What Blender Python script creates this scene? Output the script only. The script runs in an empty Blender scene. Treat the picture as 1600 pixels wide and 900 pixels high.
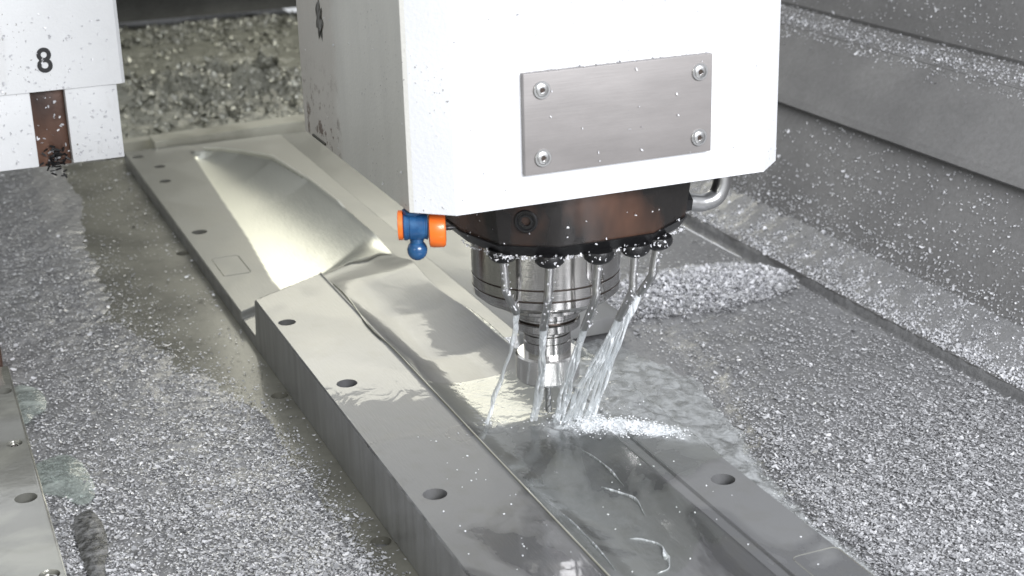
import bpy, bmesh, math, random
import numpy as np
from mathutils import Vector, Matrix
random.seed(5); rng = np.random.default_rng(11)
S = bpy.context.scene
COL = S.collection
PI = math.pi

# ------------------------------------------------------------------ camera, light, exposure
cam = bpy.data.objects.new('camera', bpy.data.cameras.new('camera')); COL.objects.link(cam)
RM = ((0.923, 0.152, -0.355), (-0.385, 0.300, -0.873), (-0.026, 0.942, 0.335))
fx = Vector((RM[0][0], RM[1][0], RM[2][0])).normalized()
fz = Vector((RM[0][2], RM[1][2], RM[2][2])).normalized()
fy = fz.cross(fx).normalized(); fx = fy.cross(fz)
M4 = Matrix((fx, fy, fz)).transposed().to_4x4(); M4.translation = Vector((-0.529, -1.217, 0.596))
cam.matrix_world = M4
cam.data.sensor_width = 36; cam.data.lens = 53.55
cam.data.clip_start = .02; cam.data.clip_end = 60
cam.data.dof.use_dof = True; cam.data.dof.focus_distance = 1.42; cam.data.dof.aperture_fstop = 9
S.camera = cam

w = bpy.data.worlds.new('World'); S.world = w; w.use_nodes = True
w.node_tree.nodes['Background'].inputs[0].default_value = (.93, .96, 1.0, 1)
w.node_tree.nodes['Background'].inputs[1].default_value = .78

def lamp(name, loc, target, size, power, col):
    l = bpy.data.lights.new(name, 'AREA'); l.shape = 'RECTANGLE'; l.size, l.size_y = size; l.energy = power; l.color = col
    o = bpy.data.objects.new(name, l); COL.objects.link(o); o.location = loc
    o.rotation_euler = (Vector(target) - Vector(loc)).to_track_quat('-Z', 'Y').to_euler(); return o
lamp('door_lamp', (.25, -2.1, 1.15), (.05, 0, .1), (1.3, .7), 74, (.95, .96, 1.0))
lamp('rear_lamp', (.52, 2.5, .80), (-.05, .7, 0), (1.1, .5), 7.2, (1.0, .97, .82))
S.view_settings.view_transform = 'Standard'; S.view_settings.look = 'None'
S.view_settings.exposure = 0; S.view_settings.gamma = 1
S.render.engine = 'CYCLES'
S.cycles.max_bounces = 8; S.cycles.transparent_max_bounces = 16

# ------------------------------------------------------------------ materials
class NT:
    def __init__(s, name):
        s.m = bpy.data.materials.new(name); s.m.use_nodes = True; s.t = s.m.node_tree
        s.b = s.t.nodes['Principled BSDF']; s.out = s.t.nodes['Material Output']
        s.geo = s.n('ShaderNodeTexCoord').outputs['Object']
    def n(s, typ, **k):
        x = s.t.nodes.new(typ)
        for a, b in k.items(): setattr(x, a, b)
        return x
    def l(s, a, b): s.t.links.new(a, b)
    def scaled(s, sc):
        m = s.n('ShaderNodeMapping'); m.inputs['Scale'].default_value = sc; s.l(s.geo, m.inputs[0]); return m.outputs[0]
    def noise(s, scale, detail=4, sc=None, rough=.55, dist=0):
        x = s.n('ShaderNodeTexNoise'); x.inputs['Scale'].default_value = scale; x.inputs['Detail'].default_value = detail
        x.inputs['Roughness'].default_value = rough; x.inputs['Distortion'].default_value = dist
        s.l(s.scaled(sc) if sc else s.geo, x.inputs['Vector']); return x.outputs[0]
    def ramp(s, v, a, b, ca=(0, 0, 0, 1), cb=(1, 1, 1, 1), mid=None):
        r = s.n('ShaderNodeValToRGB'); e = r.color_ramp.elements
        e[0].position = a; e[1].position = b; e[0].color = c4(ca); e[1].color = c4(cb)
        if mid: q = e.new(mid[0]); q.color = c4(mid[1])
        s.l(v, r.inputs[0]); return r.outputs[0]
    def mix(s, f, a, b):
        x = s.n('ShaderNodeMix', data_type='RGBA')
        for i, v in ((0, f), (6, a), (7, b)):
            if isinstance(v, (int, float)): x.inputs[i].default_value = v
            elif isinstance(v, tuple): x.inputs[i].default_value = c4(v)
            else: s.l(v, x.inputs[i])
        return x.outputs[2]
    def math(s, op, a, b=0.0, clamp=False):
        x = s.n('ShaderNodeMath', operation=op); x.use_clamp = clamp
        for i, v in ((0, a), (1, b)):
            if isinstance(v, (int, float)): x.inputs[i].default_value = v
            else: s.l(v, x.inputs[i])
        return x.outputs[0]
    def bump(s, h, dist, strength=1.0, prev=None):
        x = s.n('ShaderNodeBump'); x.inputs['Distance'].default_value = dist; x.inputs['Strength'].default_value = strength
        s.l(h, x.inputs['Height'])
        if prev is not None: s.l(prev, x.inputs['Normal'])
        return x.outputs[0]
    def set(s, **k):
        for a, v in k.items():
            i = s.b.inputs[a.replace('_', ' ')]
            if isinstance(v, (int, float)): i.default_value = v
            elif isinstance(v, tuple): i.default_value = c4(v)
            else: s.l(v, i)
        return s.m
def c4(c): return (c[0], c[1], c[2], 1)

def mat_paint(name, base, stains=True):
    t = NT(name)
    n = t.noise(9, 5); col = t.mix(t.ramp(n, .35, .7), base, tuple(v * .9 for v in base))
    sp = t.noise(260, 2); mask = t.math('MULTIPLY', t.ramp(sp, .67, .70), t.ramp(t.noise(14, 3), .50, .62))
    col = t.mix(mask, col, (.22, .2, .18))
    if stains:
        g = t.noise(30, 6, (1, 1, .35)); mk = t.math('MULTIPLY', t.ramp(g, .56, .66), t.ramp(t.noise(5, 2), .5, .62))
        col = t.mix(t.math('MULTIPLY', mk, .45), col, (.36, .34, .30))
    return t.set(Base_Color=col, Roughness=t.ramp(n, .3, .7, (.32,) * 3, (.5,) * 3), Coat_Weight=.25, Coat_Roughness=.15,
                 Normal=t.bump(t.noise(420, 2), .0006, .35))
M = {}
M['paint'] = mat_paint('white_paint', (.80, .81, .82))

# spindle head casing: same paint; left side's shade painted in, with stains and rust at its rear
t = NT('casing_paint')
n = t.noise(9, 5); col = t.mix(t.ramp(n, .35, .7), (.80, .81, .83), (.74, .75, .77))
sx = t.n('ShaderNodeSeparateXYZ'); t.l(t.geo, sx.inputs[0])
left = t.math('LESS_THAN', sx.outputs[0], -.160)
film = t.math('MULTIPLY', left, .85)  # left side greyed in the paint for its shade
col = t.mix(film, col, t.mix(t.ramp(t.noise(16, 5, (1, 1, .25)), .4, .62), (.70, .69, .64), (.60, .59, .545)))
rear = t.ramp(t.math('ADD', sx.outputs[1], t.math('MULTIPLY', t.math('SUBTRACT', t.noise(22, 4), .5), .06)), .075, .10)
col = t.mix(t.math('MULTIPLY', t.math('MULTIPLY', rear, left), .55), col, (.42, .38, .34))
low = t.ramp(sx.outputs[2], .26, .33, (1, 1, 1), (0, 0, 0))
rust = t.math('MULTIPLY', t.math('MULTIPLY', t.ramp(t.noise(75, 6, None, .7), .54, .60), low), t.math('MULTIPLY', rear, left))
col = t.mix(rust, col, (.12, .075, .05))
spk = t.math('MULTIPLY', t.ramp(t.noise(300, 2), .68, .71), t.ramp(t.noise(11, 3), .5, .6))
col = t.mix(spk, col, (.25, .24, .24))
M['casing'] = t.set(Base_Color=col, Roughness=.42, Coat_Weight=.2, Coat_Roughness=.2, Normal=t.bump(t.noise(300, 3), .0008, .4))

t = NT('brushed_plate'); n = t.noise(18, 5, (1, 1, 3)); g = t.noise(900, 2, (.05, 1, 1))
col = t.mix(t.ramp(n, .3, .75), (.31, .292, .285), (.25, .236, .23))
M['plate'] = t.set(Base_Color=col, Metallic=.3, Roughness=.5, Normal=t.bump(g, .0002, .4))

t = NT('polished_steel'); n = t.noise(25, 4)
M['steel'] = t.set(Base_Color=(.52, .51, .50), Metallic=1.0, Roughness=t.ramp(n, .3, .7, (.08,) * 3, (.17,) * 3),
                   Normal=t.bump(t.noise(300, 2, (.15, .15, 6)), .0001, .5))
t = NT('satin_steel'); M['satin'] = t.set(Base_Color=(.6, .6, .6), Metallic=1.0, Roughness=.3, Normal=t.bump(t.noise(160, 3), .0006, .4))
t = NT('groove_steel'); M['groove'] = t.set(Base_Color=(.10, .08, .07), Metallic=.7, Roughness=.35)
t = NT('black_oxide'); n = t.noise(12, 4, (1, 1, .5))  # brown ramp paints in the housing's warm reflections
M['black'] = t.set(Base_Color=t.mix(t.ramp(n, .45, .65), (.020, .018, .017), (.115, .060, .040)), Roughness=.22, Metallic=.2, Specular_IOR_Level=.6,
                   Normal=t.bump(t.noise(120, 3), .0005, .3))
t = NT('black_rubber'); M['rubber'] = t.set(Base_Color=(.013, .013, .014), Roughness=.35, Normal=t.bump(t.noise(200, 3), .001, .5))
t = NT('blue_plastic'); M['blue'] = t.set(Base_Color=t.mix(t.ramp(t.noise(90, 4), .5, .7), (.012, .075, .20), (.03, .12, .27)), Roughness=.25, Coat_Weight=.4)
t = NT('orange_plastic'); M['orange'] = t.set(Base_Color=t.mix(t.ramp(t.noise(60, 3), .5, .75), (.90, .17, .015), (.8, .22, .06)), Roughness=.35, Coat_Weight=.3)
t = NT('brown_cover'); M['brown'] = t.set(Base_Color=t.mix(t.ramp(t.noise(14, 3, (1, 1, .5)), .35, .65), (.035, .018, .013), (.20, .105, .07)), Roughness=.38, Metallic=.3,
                                          Normal=t.bump(t.noise(70, 4), .001, .4))
t = NT('black_ink'); M['ink'] = t.set(Base_Color=(.012, .012, .014), Roughness=.5)
t = NT('hole_shadow'); M['bore'] = t.set(Base_Color=(.045, .042, .03), Roughness=.3, Metallic=.4)

def mat_chips(name, a, b, rough, met=.38):
    t = NT(name)
    at = t.n('ShaderNodeAttribute', attribute_name='tone')
    return t.set(Base_Color=t.mix(at.outputs['Fac'], a, b), Metallic=met, Roughness=rough)
M['chips'] = mat_chips('metal_chip', (.35, .353, .365), (.98, .98, 1.0), .34)
M['chips_pale'] = mat_chips('pale_chip', (.55, .555, .58), (.95, .95, .97), .4, .1)
M['chips_dark'] = mat_chips('wet_chip', (.20, .20, .17), (.74, .74, .66), .30)

# wet machine bed with fine swarf
def mat_bed(name, a, b, bumpd=.0035, wet=.3, met=.15, ro=.30):
    t = NT(name)
    n1 = t.noise(6, 5); n2 = t.noise(150, 6, None, .7); n3 = t.noise(420, 4)
    col = t.mix(t.ramp(n2, .33, .68), a, b)
    col = t.mix(t.math('MULTIPLY', t.ramp(n1, .42, .66), .45), col, tuple(v * .62 for v in a))
    nb = t.bump(n2, bumpd, .9); nb = t.bump(n3, bumpd * .4, .8, nb)
    return t.set(Base_Color=col, Metallic=met, Roughness=t.ramp(n1, .35, .65, (ro,) * 3, (ro + .25,) * 3), Normal=nb, Coat_Weight=wet, Coat_Roughness=.12)
M['bed'] = mat_bed('swarf_bed', (.20, .20, .205), (.31, .31, .315), .0010, ro=.26)
M['wetfloor'] = mat_bed('wet_steel_floor', (.19, .19, .175), (.25, .245, .225), .0008, .3)
M['cover'] = mat_bed('cover_sheet', (.20, .197, .195), (.25, .247, .247), .0009, .0, met=0, ro=.6)
M['backwall'] = mat_bed('rear_bellows', (.05, .05, .045), (.085, .085, .075), .002, 0, ro=.6)

# milled workpiece: base metal with wet patches, cutter lines
t = NT('milled_steel')
sx = t.n('ShaderNodeSeparateXYZ'); t.l(t.geo, sx.inputs[0])
n1 = t.noise(7, 5, (1.6, 1, 1), .5, .6); n2 = t.noise(40, 5); n3 = t.noise(500, 2, (1, .12, 1))
wetm = t.math('MULTIPLY', t.ramp(n1, .455, .52), t.ramp(sx.outputs[1], -.02, .02, (1, 1, 1), (.35, .35, .35)))
col = t.mix(wetm, (.20, .202, .205), (.115, .116, .12))
col = t.mix(t.math('MULTIPLY', t.ramp(n2, .5, .7), .22), col, (.14, .135, .11))
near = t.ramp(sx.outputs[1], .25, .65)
col = t.mix(near, col, t.mix(.5, col, (.38, .375, .32)))  # rear light's warm tint painted into the far half
at = t.n('ShaderNodeAttribute', attribute_name='polish'); pol = at.outputs['Fac']
col = t.mix(pol, col, (.74, .745, .67))
M['work'] = t.set(Base_Color=col, Metallic=t.math('ADD', .25, t.math('MULTIPLY', pol, .45)), Roughness=t.mix(pol, t.ramp(wetm, 0, 1, (.42,) * 3, (.25,) * 3), (.30, .30, .30)), Coat_Weight=t.mix(near, (.75,) * 3, (.25,) * 3), Coat_Roughness=t.mix(near, t.ramp(n1, .4, .55, (.10,) * 3, (.02,) * 3), (.2,) * 3),
                  Coat_IOR=1.33, Normal=t.bump(t.noise(22, 3, (1.3, 1, 1), .5, .5), .0006, .4, t.bump(n3, .0003, .6)),
                  Coat_Normal=t.bump(t.noise(16, 3, (1.5, 1, 1), .5, 1.0), .0007, .5))
t = NT('work_side'); n = t.noise(60, 5, (1, 1, .12)); n2 = t.noise(14, 4)
M['side'] = t.set(Base_Color=t.mix(t.ramp(n, .4, .66), (.33, .33, .33), (.24, .24, .235)), Metallic=.2, Roughness=.4, Coat_Weight=.35, Coat_Roughness=.15,
                  Normal=t.bump(n, .0012, .5))
t = NT('olive_base'); n = t.noise(11, 5); 
M['base'] = t.set(Base_Color=t.mix(t.ramp(n, .4, .62), (.235, .23, .19), (.15, .147, .12)), Metallic=.15, Roughness=.45, Coat_Weight=.3, Coat_Roughness=.15,
                  Normal=t.bump(t.noise(45, 4), .0015, .5))
t = NT('fixture_top'); n = t.noise(13, 5, None, .5, .5)
M['fixture'] = t.set(Base_Color=t.mix(t.ramp(n, .42, .55), (.40, .40, .35), (.30, .30, .27)), Metallic=.45, Roughness=.2, Coat_Weight=.7, Coat_Roughness=.04,
                     Normal=t.bump(t.noise(30, 3), .0012, .5))

t = NT('bright_bar'); M['lipmetal'] = None; M['endbar'] = t.set(Base_Color=t.mix(t.ramp(t.noise(12, 4), .4, .6), (.62, .61, .52), (.42, .41, .34)), Metallic=.2, Roughness=.3, Coat_Weight=.4)
t = NT('bright_edge'); M['lipmetal'] = t.set(Base_Color=(.80, .79, .70), Metallic=.1, Roughness=.3, Coat_Weight=.5)  # pale colour paints in the highlight on the scoop edge
t = NT('nut_steel'); M['nut'] = t.set(Base_Color=(.80, .79, .78), Metallic=.9, Roughness=.2, Normal=t.bump(t.noise(300, 2, (.15, .15, 6)), .0001, .5))
# clear liquid film: transparent with a Fresnel reflection, whitened where it foams
def mat_water(name, tint, foam_lo, foam_hi, scale, bump, bscale, aniso=(1, 1, 1), foamcol=(.85, .88, .9), ior=1.38, attr=None, base=.0):
    t = NT(name)
    tr = t.n('ShaderNodeBsdfTransparent'); tr.inputs[0].default_value = c4(tint)
    gl = t.n('ShaderNodeBsdfGlossy'); gl.inputs['Roughness'].default_value = .04
    gi = t.n('ShaderNodeNewGeometry'); dp = t.n('ShaderNodeVectorMath', operation='DOT_PRODUCT'); t.l(gi.outputs['Incoming'], dp.inputs[1])
    r0 = ((ior - 1) / (ior + 1)) ** 2
    fr = t.math('ADD', t.math('MULTIPLY', t.math('POWER', t.math('SUBTRACT', 1.0, t.math('ABSOLUTE', dp.outputs['Value'])), 5.0), 1 - r0), r0, True)
    nb = t.bump(t.noise(bscale, 4, aniso, .55, .6), bump, 1.0)
    t.l(nb, gl.inputs['Normal']); t.l(nb, dp.inputs[0])
    m1 = t.n('ShaderNodeMixShader'); t.l(fr, m1.inputs[0]); t.l(tr.outputs[0], m1.inputs[1]); t.l(gl.outputs[0], m1.inputs[2])
    t.set(Base_Color=foamcol, Roughness=.35, Normal=nb, Subsurface_Weight=0.0)
    m2 = t.n('ShaderNodeMixShader')
    f = t.ramp(t.noise(scale, 6, aniso, .65, .8), foam_lo, foam_hi)
    if attr:
        a = t.n('ShaderNodeAttribute', attribute_name=attr)
        f = t.math('MULTIPLY', t.math('ADD', f, t.math('MULTIPLY', a.outputs['Fac'], .35)), a.outputs['Fac'], True)
    f = t.math('ADD', f, base, True)
    t.l(f, m2.inputs[0]); t.l(m1.outputs[0], m2.inputs[1]); t.l(t.b.outputs[0], m2.inputs[2]); t.l(m2.outputs[0], t.out.inputs[0])
    return t.m
M['stream'] = mat_water('coolant_jet', (.94, .95, .95), .50, .66, 110, .002, 140, (1, 1, .16), ior=1.4, base=.36)
M['film'] = mat_water('coolant_film', (.96, .97, .95), .36, .60, 75, .0007, 42, (1, .7, 1), attr='foam')
M['puddle'] = mat_water('coolant_puddle', (.80, .86, .82), .45, .75, 20, .003, 25, foamcol=(.46, .51, .475), base=.30)
t = NT('foam'); M['foam'] = t.set(Base_Color=(.86, .88, .90), Roughness=.25, Coat_Weight=.5, Normal=t.bump(t.noise(220, 3), .002, .6))

# ------------------------------------------------------------------ object helpers
def link(name, me, mat=None, parent=None, smooth=False):
    o = bpy.data.objects.new(name, me); COL.objects.link(o)
    if mat is not None and not me.materials: me.materials.append(M[mat] if isinstance(mat, str) else mat)
    if parent is not None: o.parent = parent
    if smooth: me.shade_smooth()
    return o
def thing(name, label, cat, loc=(0, 0, 0), group=None):
    o = bpy.data.objects.new(name, None); COL.objects.link(o); o.location = loc; o.empty_display_size = .02
    return tag(o, label, cat, group)
def tag(o, label, cat=None, group=None, kind=None):
    o['label'] = label
    if cat: o['category'] = cat
    if group: o['group'] = group
    if kind: o['kind'] = kind
    return o
def part(name, bm, mat, parent=None, smooth=False, bev=0, seg=2):
    if bev:
        bmesh.ops.bevel(bm, geom=[e for e in bm.edges if len(e.link_faces) == 2 and e.calc_face_angle(0) > .6], offset=bev, segments=seg, affect='EDGES', profile=.6)
    me = bpy.data.meshes.new(name); bmesh.ops.recalc_face_normals(bm, faces=bm.faces); bm.to_mesh(me); bm.free()
    o = link(name, me, mat, parent)
    if smooth or bev: me.shade_smooth(); me.set_sharp_from_angle(angle=math.radians(35))
    if parent is not None: 
        p = parent; off = Vector(p.location)
        while p.parent: p = p.parent; off += Vector(p.location)
        o.location = -off if o.location.length == 0 else o.location
    return o
def bx(bm, x0, x1, y0, y1, z0, z1):
    m = Matrix.Translation(((x0 + x1) / 2, (y0 + y1) / 2, (z0 + z1) / 2)) @ Matrix.Diagonal((x1 - x0, y1 - y0, z1 - z0, 1))
    bmesh.ops.create_cube(bm, size=1, matrix=m); return bm
def prism(bm, poly, z0, z1, poly2=None):
    a = [bm.verts.new((x, y, z0)) for x, y in poly]; b = [bm.verts.new((x, y, z1)) for x, y in (poly2 or poly)]
    n = len(a); bm.faces.new(a[::-1]); bm.faces.new(b)
    for i in range(n): bm.faces.new((a[i], a[(i + 1) % n], b[(i + 1) % n], b[i]))
    return bm
def lathe(bm, prof, c=(0, 0, 0), seg=64, axis='Z', caps=True):
    rings = []
    for r, h in prof:
        ring = []
        for k in range(seg):
            a = 2 * PI * k / seg; u, v = r * math.cos(a), r * math.sin(a)
            p = (u, v, h) if axis == 'Z' else ((h, u, v) if axis == 'X' else (u, h, v))
            ring.append(bm.verts.new((c[0] + p[0], c[1] + p[1], c[2] + p[2])))
        rings.append(ring)
    for i in range(len(rings) - 1):
        for k in range(seg):
            bm.faces.new((rings[i][k], rings[i][(k + 1) % seg], rings[i + 1][(k + 1) % seg], rings[i + 1][k]))
    if caps: bm.faces.new(rings[0][::-1]); bm.faces.new(rings[-1])
    return bm
def smoothpath(pts, n):
    pts = [np.array(p, float) for p in pts]; P = [2 * pts[0] - pts[1]] + pts + [2 * pts[-1] - pts[-2]]; out = []
    for i in range(1, len(P) - 2):
        for k in range(n):
            t_ = k / n; a, b, c, d = P[i - 1:i + 3]
            out.append(.5 * ((2 * b) + (-a + c) * t_ + (2 * a - 5 * b + 4 * c - d) * t_ ** 2 + (-a + 3 * b - 3 * c + d) * t_ ** 3))
    out.append(pts[-1]); return out
def tube(bm, pts, rad, seg=12, caps=True, flat=None, twist=0):
    pts = [Vector(p) for p in pts]; n = len(pts); rings = []; up = Vector((.3, 1, .1)).normalized()
    for i, p in enumerate(pts):
        d = (pts[min(i + 1, n - 1)] - pts[max(i - 1, 0)]).normalized(); s = d.cross(up).normalized(); u = s.cross(d)
        r = rad(i / (n - 1)) if callable(rad) else rad
        ra, rb = (r, r) if flat is None else (r, r * flat)
        ph = twist * i / (n - 1); s2 = s * math.cos(ph) + u * math.sin(ph); u2 = -s * math.sin(ph) + u * math.cos(ph)
        rings.append([bm.verts.new(p + s2 * (ra * math.cos(2 * PI * k / seg)) + u2 * (rb * math.sin(2 * PI * k / seg))) for k in range(seg)])
    for i in range(n - 1):
        for k in range(seg): bm.faces.new((rings[i][k], rings[i][(k + 1) % seg], rings[i + 1][(k + 1) % seg], rings[i + 1][k]))
    if caps: bm.faces.new(rings[0][::-1]); bm.faces.new(rings[-1])
    return bm
def pydata(name, V, F, mat, parent=None, smooth=True):
    me = bpy.data.meshes.new(name); V = np.asarray(V, np.float32); F = np.asarray(F, np.int32)
    me.vertices.add(len(V)); me.vertices.foreach_set('co', V.ravel())
    me.loops.add(F.size); me.loops.foreach_set('vertex_index', F.ravel())
    me.polygons.add(len(F)); me.polygons.foreach_set('loop_start', np.arange(0, F.size, F.shape[1], dtype=np.int32))
    me.polygons.foreach_set('loop_total', np.full(len(F), F.shape[1], np.int32))
    me.update(calc_edges=True); me.validate()
    if smooth: me.shade_smooth()
    return link(name, me, mat, parent)
def gridmesh(xs, ys, zf):
    X, Y = np.meshgrid(xs, ys, indexing='ij'); Z = zf(X, Y); nx, ny = len(xs), len(ys)
    V = np.stack([X, Y, Z], -1).reshape(-1, 3)
    i = np.arange(nx * ny).reshape(nx, ny)
    F = np.stack([i[:-1, :-1], i[1:, :-1], i[1:, 1:], i[:-1, 1:]], -1).reshape(-1, 4)
    return V, F, i
def ss(t_): t_ = np.clip(t_, 0, 1); return t_ * t_ * (3 - 2 * t_)
def fbm(x, y, f, seed=0, octs=4):
    r = np.random.default_rng(seed); out = np.zeros_like(x, dtype=float); a = 1.0; tot = 0
    for o in range(octs):
        for _ in range(4):
            th = r.uniform(0, 2 * PI); ph = r.uniform(0, 2 * PI); k = f * r.uniform(.7, 1.4)
            out += a * np.sin(k * (x * math.cos(th) + y * math.sin(th)) * 2 * PI + ph); tot += a * .7
        a *= .55; f *= 2.03
    return out / tot
def cut(o, cutters):
    """bore real holes: (x, y, z_bottom, z_top, radius)"""
    bm = bmesh.new()
    for (x, y, a, b, r) in cutters:
        m = Matrix.Translation((x, y, (a + b) / 2)); bmesh.ops.create_cone(bm, cap_ends=True, segments=32, radius1=r, radius2=r, depth=b - a, matrix=m)
    me = bpy.data.meshes.new('cutter'); bm.to_mesh(me); bm.free(); me.materials.append(M['bore'])
    c = bpy.data.objects.new('cutter', me); COL.objects.link(c); c.location = (0, 0, 0)
    md = o.modifiers.new('b', 'BOOLEAN'); md.operation = 'DIFFERENCE'; md.object = c; md.solver = 'EXACT'
    loc = o.location.copy(); par = o.parent; o.parent = None; o.location = (0, 0, 0)
    bpy.context.view_layer.update()
    dg = bpy.context.evaluated_depsgraph_get(); new = bpy.data.meshes.new_from_object(o.evaluated_get(dg))
    o.modifiers.clear(); o.data = new; o.parent = par; o.location = loc
    bpy.data.objects.remove(c)

def flakes(name, P, Nrm, size, mat, tilt=.45, parent=None, curl=.5, aspect=(.3, .8)):
    """many little bent chips: P points (n,3), Nrm surface normals (n,3) or None (up)"""
    n = len(P); L = size * rng.uniform(.55, 1.5, n) * (1 + 1.2 * ((rng.random(n) > .95) & (n > 3000))); Wd = L * rng.uniform(*aspect, n)
    nz = np.tile([0, 0, 1.], (n, 1)) if Nrm is None else Nrm.copy()
    nz = nz + rng.normal(0, tilt, (n, 3)); nz /= np.linalg.norm(nz, axis=1)[:, None]
    a = rng.normal(0, 1, (n, 3)); u = a - nz * (a * nz).sum(1)[:, None]; u /= np.linalg.norm(u, axis=1)[:, None]; v = np.cross(nz, u)
    cb = rng.uniform(.05, curl, n) * L; tw = rng.normal(0, .35, n)
    V = np.zeros((n, 6, 3))
    for k, s in enumerate((-1, 0, 1)):
        c = P + u * (s * L / 2)[:, None] + nz * (cb * (s * s) + .0006)[:, None]
        wv = v * np.cos(tw * s)[:, None] + nz * np.sin(tw * s)[:, None]
        ww = Wd * (1 if s == 0 else .55)
        V[:, k * 2] = c - wv * (ww / 2)[:, None]; V[:, k * 2 + 1] = c + wv * (ww / 2)[:, None]
    b = (np.arange(n) * 6)[:, None]
    F = np.concatenate([b + np.array([[0, 2, 3, 1]]), b + np.array([[2, 4, 5, 3]])], 0)
    o = pydata(name, V.reshape(-1, 3), F, mat, parent, smooth=True)
    at = o.data.attributes.new('tone', 'FLOAT', 'POINT'); at.data.foreach_set('value', np.repeat(rng.random(n) ** 1.5, 6).astype(np.float32))
    return o

# ------------------------------------------------------------------ the machine bed (setting)
bm = bx(bmesh.new(), -2.2, .505, -2.4, 4.6, -.20, -.0755)
o = part('machine_floor', bm, 'wetfloor'); tag(o, 'wet grey steel floor of the machining area', kind='structure')

# chip beds left and right of the work
def zleft(x, y):
    e = ss((-.186 - .05 * ss((y - .28) / .45) - x + .008 * fbm(x, y, 8, 3)) / (.045 + .07 * ss((y - .2) / .3)))
    return -.0735 + e * (.0105 + .003 * fbm(x, y, 5, 4) + .0010 * fbm(x, y, 26, 5, 2)) + .012 * ss((y - .9) / .4) * e + .0006
def zright(x, y):
    xe = np.interp(y, [-.6, -.3, -.19, -.07, .04, .15], [.155, .165, .162, .18, .215, .26])
    e = ss((x - xe + .008 * fbm(x, y, 14, 7)) / .035) * (1 - .9 * ss((y - .33) / .2))
    z = -.0745 + e * (.007 + .004 * fbm(x, y, 6, 8) + .0010 * fbm(x, y, 28, 9, 2))
    d = ((x - .375) / .15) ** 2 + ((y - .395) / .085) ** 2
    return z + .013 * np.exp(-d ** 1.2) * (1 + .3 * fbm(x, y, 24, 2)) + .0006
xs = np.linspace(-.47, -.182, 150); ys = np.linspace(-.6, 1.7, 600)
V, F, _ = gridmesh(xs, ys, zleft); o = pydata('chip_bed', V, F, 'bed'); tag(o, 'packed layer of fine swarf between the left plate and the workpiece', 'swarf bed', kind='stuff')
xs = np.linspace(.10, .507, 200); ys = np.linspace(-.6, 1.2, 500)
V, F, _ = gridmesh(xs, ys, zright); o = pydata('chip_bed', V, F, 'bed'); tag(o, 'packed layer of fine swarf right of the workpiece up to the sloped cover', 'swarf bed', kind='stuff')

def scatter(n, x0, x1, y0, y1, dens, zf):
    x = rng.uniform(x0, x1, n); y = rng.uniform(y0, y1, n); k = rng.random(n) < dens(x, y); x, y = x[k], y[k]
    return np.stack([x, y, zf(x, y) + rng.uniform(.0, .0025, len(x))], 1)
def dl(x, y):
    edge = ss((-.186 - .04 * ss((y - .26) / .45) - x + .010 * fbm(x, y, 9, 3)) / (.05 + .08 * ss((y - .2) / .3)))
    base = np.interp(y, [-.5, -.05, .25, .5, .9, 1.6], [.66, .42, .17, .10, .07, .06]) * (1 + .55 * fbm(x, y, 9, 21))
    trail = 1 - .9 * np.exp(-(((x + .385 + .01 * np.sin(y * 60)) / .012) ** 2 + ((y + .03) / .08) ** 2))
    clear = 1 - .95 * np.exp(-(((x + .315) / .05) ** 2 + ((y - 1.15) / .25) ** 2) ** 2)
    return np.maximum(edge * base * trail * clear, .010 * (1 + 1.2 * fbm(x, y, 8, 5)))
flakes_l = flakes('metal_chips', scatter(420000, -.458, -.183, -.45, 1.5, dl, lambda x, y: np.maximum(zleft(x, y), -.0648)), None, .0024, 'chips', .15, curl=.2)
tag(flakes_l, 'glittering carpet of metal chips left of the workpiece', 'metal chips', kind='stuff')
def dr(x, y):
    xe = np.interp(y, [-.6, -.3, -.19, -.07, .04, .15, .3], [.155, .165, .162, .18, .205, .23, .23])
    edge = ss((x - xe + .012 * fbm(x, y, 16, 7)) / .028)
    base = np.interp(y, [-.5, -.15, .05, .2, .33, .5, .8], [.70, .46, .13, .07, .05, .02, .012]) * (1 + .55 * fbm(x, y, 9, 31))
    pile = 1.0 * (((x - .375) / .15) ** 2 + ((y - .395) / .088) ** 2 + .25 * fbm(x, y, 20, 4) < 1)
    return edge * np.maximum(base, pile)
flakes_r = flakes('metal_chips', scatter(450000, .14, .507, -.5, 1.1, dr, zright), None, .0024, 'chips', .15, curl=.2)
tag(flakes_r, 'glittering carpet of metal chips right of the workpiece', 'metal chips', kind='stuff')
# extra depth to the heap beside the spindle
n = 15000; a = rng.uniform(0, 2 * PI, n); r = np.sqrt(rng.random(n)); x = .375 + .14 * r * np.cos(a); y = .395 + .078 * r * np.sin(a) + rng.normal(0, .006, n)
P = np.stack([x, y, zright(x, y) + rng.random(n) * .004 * (1 - r)], 1)
o = flakes('chip_heap', P, None, .0034, 'chips_pale', .3); tag(o, 'bright heap of curled chips beside the spindle nose', 'chip heap', kind='stuff')

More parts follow.
